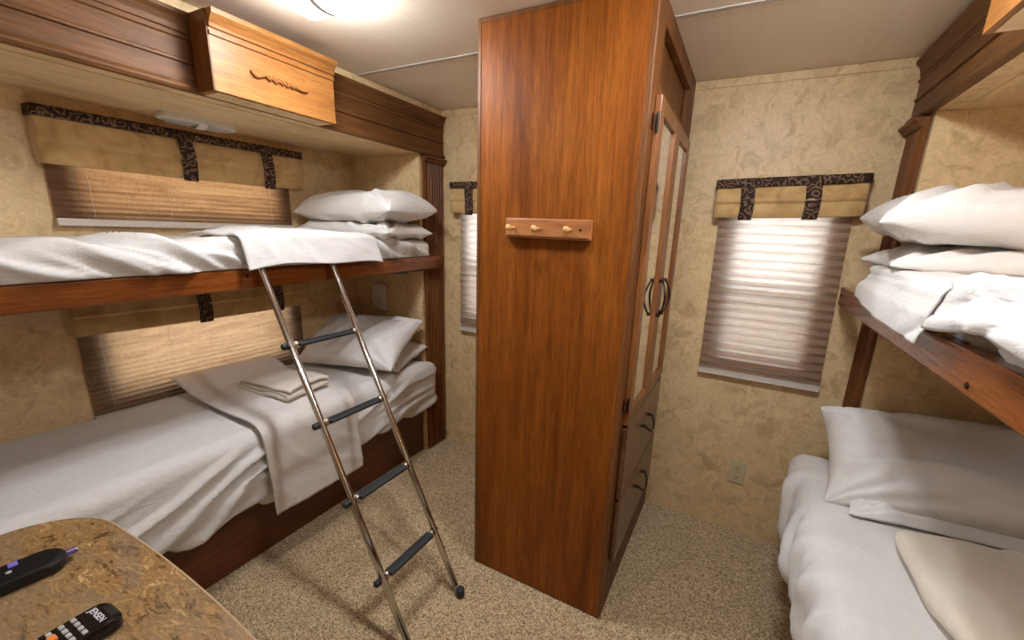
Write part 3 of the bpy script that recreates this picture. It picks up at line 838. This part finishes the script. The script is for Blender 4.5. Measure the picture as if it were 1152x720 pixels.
# right upper bunk
pillow('flat white pillow under another on the right upper bunk', (.70, 1.53, 1.325), (.36, -.01, .0), (.01, .21, .0), .05, seed=5, bot=.45)
pillow('big white pillow on top of the stack on the right upper bunk', (.70, 1.53, 1.445), (.39, -.03, .0), (.02, .22, .015), .085, seed=6, bot=.7)
# right lower bunk
pillow('large white pillow leaning at the far end of the right lower bunk', (.715, 1.60, .705), (.38, .0, .03), (.0, .165, .10), .088, seed=7, bot=.45, amp=1.7)
pillow('flat white pillow beneath the large one on the right lower bunk', (.72, 1.56, .602), (.33, .02, .0), (.0, .16, .01), .026, seed=8)

# folded sheet laid across the left lower mattress, hanging over its front
def cross_sheet(name, label, path, y0, y1, nz_, seed, mat, thick=.007, slant=0, cat='sheet', hem=None, droop=0):
    """path: (x,z) polyline followed across the bed; y0..y1 its width"""
    P = [Vector((a, 0, b)) for a, b in path]
    L = [0]
    for a, b in zip(P, P[1:]): L.append(L[-1]+(b-a).length)
    def at(t):
        d = t*L[-1]
        for i in range(len(P)-1):
            if d <= L[i+1] or i == len(P)-2:
                return P[i].lerp(P[i+1], (d-L[i])/(L[i+1]-L[i])), (P[i+1]-P[i]).normalized()
    def fn(u, v):
        p, t = at(v)
        y = y0+(y1-y0)*u+slant*(v-.5)
        nrm = Vector((-t.z, 0, t.x)); nrm = nrm if nrm.z+nrm.x > 0 else -nrm
        if hem: p = p+Vector((0, 0, hem(u)*sstep(.75, 1, v)))
        p = p-Vector((0, 0, droop*abs(2*u-1)**5*(1-sstep(.7, .9, v)*.6)))
        q = p+nrm*(.006*noise.noise(Vector((y*9, v*5, seed)))*1+nz_*wrinkle((y, v*L[-1]), .9, 7, seed)+.002)
        return (q.x, y, q.z)
    return tag(obj(name, grid(48, 90, fn), M[mat], smooth=True, solid=thick), label, cat)
def arc(cx, cz, r, a0, a1, n=7):
    return [(cx+r*math.cos(a0+(a1-a0)*i/(n-1)), cz+r*math.sin(a0+(a1-a0)*i/(n-1))) for i in range(n)]
E = .622
cross_sheet('folded_sheet', 'folded white sheet draped across the left lower bunk and hanging over its front',
            [(-2.105, E+.070), (-2.06, E+.062), (-1.96, E+.026), (-1.7, E+.002)]+arc(-1.575, E-.072, .070, PI/2, 0)+[(-1.502, .45), (-1.498, .30), (-1.497, .24)],
            .78, 1.19, .005, 21.0, 'sheet_fold', slant=.03)
# towel folded in three on it
def towel(label, c, hx, hy, seed):
    r = tag(obj('folded_towel', grid(60, 40, lambda u, v: (lambda s: s)(None) or _tw(u, v, c, hx, hy, seed)), M['towel'], smooth=True, solid=.017), label, 'towel')
    return r
def _tw(u, v, c, hx, hy, seed):
    # zig-zag profile along x: three layers joined by round folds at alternate ends
    lay = u*3; k = min(2, int(lay)); f = lay-k
    h0 = .012+.0215*k
    x = -hx+2*hx*f if k % 2 == 0 else hx-2*hx*f
    z = h0
    e = .09
    if f > 1-e and k < 2: z += .0107*(1-math.cos((f-(1-e))/e*PI/2)); x *= 1-.02*(1-((f-(1-e))/e))
    if f < e and k > 0: z -= .0107*(1-math.cos((e-f)/e*PI/2)); x *= 1-.02*(1-((e-f)/e))
    y = (v*2-1)*hy*(1-.03*k)
    z *= 1-.25*abs(v*2-1)**4
    z += .010*noise.noise(Vector((x*11, y*11, seed+k*.3)))
    y += .008*noise.noise(Vector((x*9, k*2.0, seed)))
    a = .12
    return (c[0]+x*math.cos(a)-y*math.sin(a), c[1]+x*math.sin(a)+y*math.cos(a), c[2]+z)
towel('folded cream terry towel lying on the sheet of the left lower bunk', (-1.76, 1.04, E+.014), .15, .105, 3)
# left upper bunk: folded sheet over the guard rail and a rumpled one behind it
cross_sheet('folded_sheet', 'white folded sheet over the left guard rail at the ladder top',
            [(-1.86, 1.322), (-1.74, 1.328), (-1.62, 1.330)]+arc(-1.555, 1.30, .03, PI/2, 0, 5)+[(-1.518, 1.262), (-1.512, 1.228), (-1.508, 1.205)],
            .80, 1.385, .008, 31.0, 'sheet', droop=.016, hem=lambda u: .020*math.sin(u*PI)**2*(1-u)+.006*math.sin(u*9), slant=.02)
cross_sheet('rumpled_sheet', 'rumpled white sheet bunched behind the folded one on the left upper bunk',
            [(-1.98, 1.300), (-1.93, 1.318), (-1.88, 1.330), (-1.83, 1.335), (-1.78, 1.330)], .86, 1.30, .014, 33.0, 'sheet', droop=.03)
# right upper bunk: two sheet corners hanging over the rail
cross_sheet('folded_sheet', 'white sheet corner hanging over the right guard rail near the pillows',
            [(.66, 1.303), (.52, 1.306), (.42, 1.304)]+arc(.365, 1.275, .03, PI/2, PI, 5)+[(.322, 1.245), (.318, 1.215), (.316, 1.19)],
            1.02, 1.56, .010, 41.0, 'sheet', hem=lambda u: .03*u*u)
cross_sheet('rumpled_sheet', 'rumpled white sheet spilling over the right guard rail at the picture edge',
            [(.80, 1.31), (.62, 1.318), (.45, 1.315)]+arc(.375, 1.285, .035, PI/2, PI, 5)+[(.322, 1.262), (.320, 1.25), (.322, 1.236)],
            .30, 1.015, .016, 43.0, 'sheet', hem=lambda u: .012*math.sin(u*11))
# right lower bunk: folded cream blanket
def _bl(u, v, c, hx, hy, seed):
    lay = v*2; k = min(1, int(lay)); f = lay-k
    x = (-hx+2*hx*f if k == 1 else hx-2*hx*f); z = .014+.036*k
    e = .05
    if k == 0 and f > 1-e: z += .018*(1-math.cos((f-(1-e))/e*PI/2))
    if k == 1 and f < e: z -= .018*(1-math.cos((e-f)/e*PI/2))
    t = u*2-1
    y = t*hy*(1-.10*(abs(x)/hx)**4)
    x *= 1-.10*abs(t)**4
    z += .016*noise.noise(Vector((x*7, y*7, seed+k)))+.010*fold(x, y, .9, 9, seed, .2)*(.4+k)
    z *= 1-.45*abs(t)**8
    a = .06
    return (c[0]+x*math.cos(a)-y*math.sin(a), c[1]+x*math.sin(a)+y*math.cos(a), max(c[2]+.006, c[2]+z))
tag(obj('folded_blanket', grid(50, 70, lambda u, v: _bl(u, v, (.745, 1.16, .580), .275, .20, 9)), M['blanket'], smooth=True, solid=.014), 'folded cream blanket on the right lower bunk in front of the pillow', 'blanket')

# ------------------------------------------------------------------ ladder
def ladder():
    r = thing('bunk_ladder', 'shiny steel bunk ladder with black treads hooked on the left upper bunk', 'ladder', (-.783, .9, 0))
    def P(side, z):
        t = z/1.2
        x = -.783-.745*t
        y = (.776+.086*t) if side < 0 else (1.030+.118*t)
        return Vector((x, y, z))
    for sd in (-1, 1):
        pts = [P(sd, .035), P(sd, .4), P(sd, .8), P(sd, 1.14), P(sd, 1.20)]
        top = P(sd, 1.20)
        pts += [top+Vector((-.008, 0, .02)), top+Vector((-.028, 0, .032)), top+Vector((-.052, 0, .030)), top+Vector((-.066, 0, .017))]
        bm = tube(pts, .0115, 16); rl = obj('side_rail', bm, M['chrome'], r, smooth=True)
        for k in range(3):   # pressed ribs along the rail
            pass
        obj('foot', lathe([(.011, .0), (.016, .002), (.017, .022), (.0145, .033), (.012, .034)], P(sd, .0)+Vector((.002, 0, .003)), 16), M['rubber'], r, smooth=True)
    for z in (.947, .695, .456, .222):
        a, b = P(-1, z), P(1, z)
        d = (b-a).normalized()
        bm = tube([a-d*.020, a-d*.014, b+d*.010, b+d*.016], [.006, .0072, .0072, .006], 12)
        rg = obj('rung', bm, M['chrome'], r, smooth=True)
        # black tread between the rails
        side = Vector((.99, 0, -.06)).normalized(); nrm = d.cross(side).normalized()
        bm = bmesh.new(); rings = []
        for p in (a+d*.026, a+d*.032, b-d*.032, b-d*.026):
            ring = []
            for k in range(20):
                t = 2*PI*k/20; ct, st = math.cos(t), math.sin(t); n = 3.2
                kk = (abs(ct)**n+abs(st)**n)**(-1/n)
                ring.append(bm.verts.new(p+side*(ct*kk*.0185)+nrm*(st*kk*.0075)))
            rings.append(ring)
        for q, w_ in zip(rings, rings[1:]):
            for k in range(20): bm.faces.new((q[k], q[(k+1) % 20], w_[(k+1) % 20], w_[k]))
        bm.faces.new(rings[0]); bm.faces.new(rings[-1])
        obj('tread', bm, M['rubber'], rg, bev=.002)
        for p, s in ((a, 1), (b, -1)):
            obj('clamp', tube([p+d*s*.010, p+d*s*.026], [.015, .013], 12), M['chrome'], rg, smooth=True)
        obj('end_cap', tube([a-d*.034, a-d*.030, a-d*.014], [.006, .0115, .0125], 12), M['rubber'], rg, smooth=True)
ladder()

# ------------------------------------------------------------------ small wall fittings
def outlet():
    x, z = .117, .308
    r = thing('wall_outlet', 'ivory power outlet low on the back wall', 'outlet', (x, YB, z-.055))
    obj('cover_plate', box(x-.034, x+.034, YB-.006, YB, z-.056, z+.056, .0025), M['plastic_ivory'], r)
    for dz in (.024, -.024):
        so = obj('socket', lathe([(.016, .001), (.016, -.003), (.0145, -.004)], (x, YB-.0055, z+dz), 20, 'Y'), M['plastic_ivory'], r)
        for a, b, c, d in ((-.0075, -.0050, -.003, .007), (.005, .0075, -.002, .007), (-.002, .002, -.010, -.006)):
            obj('slot', box(x+a, x+b, YB-.0105, YB-.009, z+dz+c, z+dz+d), M['slot'], so)
outlet()
def detector():
    x, y, z = -1.94, YE, .945
    r = thing('wall_fan_vent', 'small rounded white vent on the end wall under the left upper bunk', 'vent', (x, y, z-.08))
    w_, h_ = .052, .085
    def rr(k, n=40, sc=1):
        a = 2*PI*k/n; c, s = math.cos(a), math.sin(a); q = (abs(c)**5+abs(s)**5)**(-.2)
        return c*q*w_*sc, s*q*h_*sc
    bm = bmesh.new(); rings = []
    for sc, d in ((1, 0), (1, .022), (.9, .030), (.6, .032)):
        rings.append([bm.verts.new((x+rr(k, 40, sc)[0], y-d, z+rr(k, 40, sc)[1])) for k in range(40)])
    for a, b in zip(rings, rings[1:]):
        for k in range(40): bm.faces.new((a[k], a[(k+1) % 40], b[(k+1) % 40], b[k]))
    bm.faces.new(rings[-1]); bm.faces.new(rings[0])
    obj('housing', bm, M['plastic_white'], r, smooth=False)
    bm = bmesh.new()
    for i in range(5): add_box(bm, x-.018+i*.008, x-.016+i*.008, y-.034, y-.031, z-.05, z+.02)
    obj('grille', bm, M['plastic_white'], r)
detector()
wr = tube([(.37, 1.0, ZSR-.016), (.36, 1.05, ZSR-.019), (.372, 1.09, ZSR-.019), (.395, 1.13, ZSR-.016)], .0012, 6)
tag(obj('loose_wire', wr, M['slot']), 'thin dark wire under the right cornice box', 'wire')

# ------------------------------------------------------------------ table and remotes
TZ = .76
def table():
    r = thing('dinette_table', 'table with brown stone pattern top in the lower left corner', 'table', (-.75, -.2, 0))
    x0, x1, y0, y1, R = -1.205, -.30, -.75, .262, .14
    def outl(o, n=12):
        pts = []
        for cx, cy, a0 in ((x1-R, y1-R, 0), *[(x1-R-.05*q, y1-R, None) for q in range(1, 13)], (x0+R, y1-R, PI/2), (x0+R, y0+R, PI), (x1-R, y0+R, 1.5*PI)):
            for k in range(n+1 if a0 is not None else 1):
                a = a0+PI/2*k/n if a0 is not None else PI/2
                # a rounder far left corner, like a D end
                px, py = cx+(R-o)*math.cos(a), cy+(R-o)*math.sin(a)
                if py > y1-R: py -= (py-(y1-R))/R*.016*((px+.85)/.35)**2*(1 if px < -.5 else .3)
                pts.append((px, py))
        return pts
    obj('table_top', prism(outl(.0035), lambda p, q, t: (p, q, t), TZ-.03, TZ), M['stone'], r)
    bm = bmesh.new()
    A = outl(.0036); B = outl(0)
    L = [[bm.verts.new((p, q, z)) for p, q in pts] for pts, z in ((A, TZ-.032), (B, TZ-.030), (B, TZ-.002), (A, TZ+.0004))]
    n = len(A)
    for a, b in zip(L, L[1:]):
        for k in range(n): bm.faces.new((a[k], a[(k+1) % n], b[(k+1) % n], b[k]))
    obj('edge_band', bm, M['table_edge'], r)
    obj('pedestal_leg', lathe([(.11, 0), (.11, .012), (.035, .03), (.03, .05), (.03, TZ-.06), (.07, TZ-.045), (.07, TZ-.03)], (-.75, -.2, 0), 24), M['chrome'], r, smooth=False)
table()
def text_part(name, body, size, mat, parent, loc, rot):
    cu = bpy.data.curves.new(name, 'FONT'); cu.body = body; cu.size = size; cu.extrude = .0003; cu.align_x = 'CENTER'; cu.align_y = 'CENTER'
    t = bpy.data.objects.new(name, cu); COL.objects.link(t)
    me = bpy.data.meshes.new_from_object(t.evaluated_get(bpy.context.evaluated_depsgraph_get()))
    bpy.data.objects.remove(t); bpy.data.curves.remove(cu)
    me.materials.clear(); me.materials.append(mat)
    o = bpy.data.objects.new(name, me); COL.objects.link(o); o.parent = parent
    o.location = loc; o.rotation_euler = rot
    return o
def slab(outline, h0, h1, inset, fn):
    bm = bmesh.new(); rings = []
    cx = sum(p[0] for p in outline)/len(outline); cy = sum(p[1] for p in outline)/len(outline)
    for h, k in ((h0, .92), (h0+.003, 1), (h1-.005, 1), (h1-.0015, 1-inset*.5), (h1, 1-inset*1.4)):
        rings.append([bm.verts.new(fn(cx*(1-k)*.0+p[0]*k, cy*(1-k)+p[1]*(k if k > .99 else (k*.3+.7)), h)) for p in outline])
    n = len(outline)
    for a, b in zip(rings, rings[1:]):
        for k in range(n): bm.faces.new((a[k], a[(k+1) % n], b[(k+1) % n], b[k]))
    bm.faces.new(rings[0]); bm.faces.new(rings[-1]); return bm
def remote(kind, label, tip, ang, W, L):
    """tip: far end centre on the table; the body runs back towards the viewer (local -y)"""
    r = thing('remote_control', label, 'remote control', (tip[0], tip[1], TZ))
    r.rotation_euler = (0, 0, ang)
    o = []
    n = 10
    if kind == 'slim':
        for k in range(n+1):
            a = PI*k/n; o.append((W/2*math.cos(a), -.024+.024*math.sin(a)))
        for k in range(n+1):
            a = PI+PI*k/n; o.append((W/2*math.cos(a), -L+.024+.024*math.sin(a)))
    else:
        for cx, cy, a0 in ((W/2-.014, -.014, 0), (-W/2+.014, -.014, PI/2), (-W/2+.014, -L+.014, PI), (W/2-.014, -L+.014, 1.5*PI)):
            for k in range(6):
                a = a0+PI/2*k/5; o.append((cx+.014*math.cos(a), cy+.014*math.sin(a)))
    h = .022
    def P(name, bm, mat, par=r, **k):
        ob = obj(name, bm, mat, None, **k); ob.parent = par; return ob
    body = P('body', slab(o, .001, h, .09, lambda a, b, z: (a, b, z)), M['plastic_black'] if kind == 'slim' else M['plastic_gloss'])
    def btn(x, y, wx, wy, mat, hh=.0022):
        P('button', box(x-wx/2, x+wx/2, y-wy/2, y+wy/2, h-.001, h+hh, .0009, 2), mat)
    if kind == 'slim':
        tg = P('fabric_tag', box(-.009, .009, -.004, .013, .012, .0145, .001), M['purple'])
        text_part('lettering', 'Roku', .0078, M['white_ink'], r, (0, .006, .0151), (0, 0, -PI/2))
        btn(-.017, -.058, .014, .011, M['lilac'])
        P('microphone_button', lathe([(.0035, -.001), (.0035, .0015), (.002, .002)], (.002, -.064, h), 12), M['grey_btn'])
        btn(-.016, -.080, .015, .009, M['grey_btn']); btn(.016, -.080, .015, .009, M['grey_btn'])
        bm = bmesh.new(); add_box(bm, -.007, .007, -.122, -.092, h-.001, h+.002, .001); add_box(bm, -.016, -.0072, -.113, -.101, h-.001, h+.002, .001); add_box(bm, .0072, .016, -.113, -.101, h-.001, h+.002, .001)
        P('direction_pad', bm, M['lilac'])
    else:
        text_part('lettering', 'JENSEN', .0118, M['white_ink'], r, (-.002, -.020, h+.0003), (0, 0, 0))
        for row in range(7):
            for cc in range(4):
                x = -W/2+.011+cc*(W-.022)/3; y = -.040-row*.0125
                if row == 1 and cc == 0 or row in (2,) and cc in (0,): pass
                if row == 2 and cc == 1: btn(x, y, .012, .009, M['orange_btn'], .003); continue
                btn(x, y, .0085, .0058, M['grey_btn'])
    return r
remote('slim', 'slim black remote with a purple fabric tag at its end, on the stone table', (-1.012, .176, 0), -.12, .062, .15)
remote('wide', 'glossy black remote with an orange button and grey keys, on the stone table', (-.79, .170, 0), .02, .060, .17)

# ------------------------------------------------------------------ groups of repeated things
GROUPS = {'pillow': 'white pillows on the bunks', 'valance': 'tan window valances', 'pleated_blind': 'pleated window blinds', 'mattress': 'bunk mattresses',
          'pilaster': 'fluted pilasters beside the bunks', 'wooden_cornice': 'cornices over the bunks', 'header_box': 'carved boxes on the cornices',
          'upper_bunk': 'upper bunks', 'bed_base': 'bed bases of the lower bunks', 'remote_control': 'remote controls on the table',
          'ceiling_lamp': 'ceiling lamps', 'reading_lamp': 'bunk reading lamps', 'folded_sheet': 'folded white sheets', 'rumpled_sheet': 'rumpled white sheets'}
for o in SC.objects:
    g = GROUPS.get(o.name.split('.')[0])
    if g and o.parent is None and 'label' in o: o['group'] = g
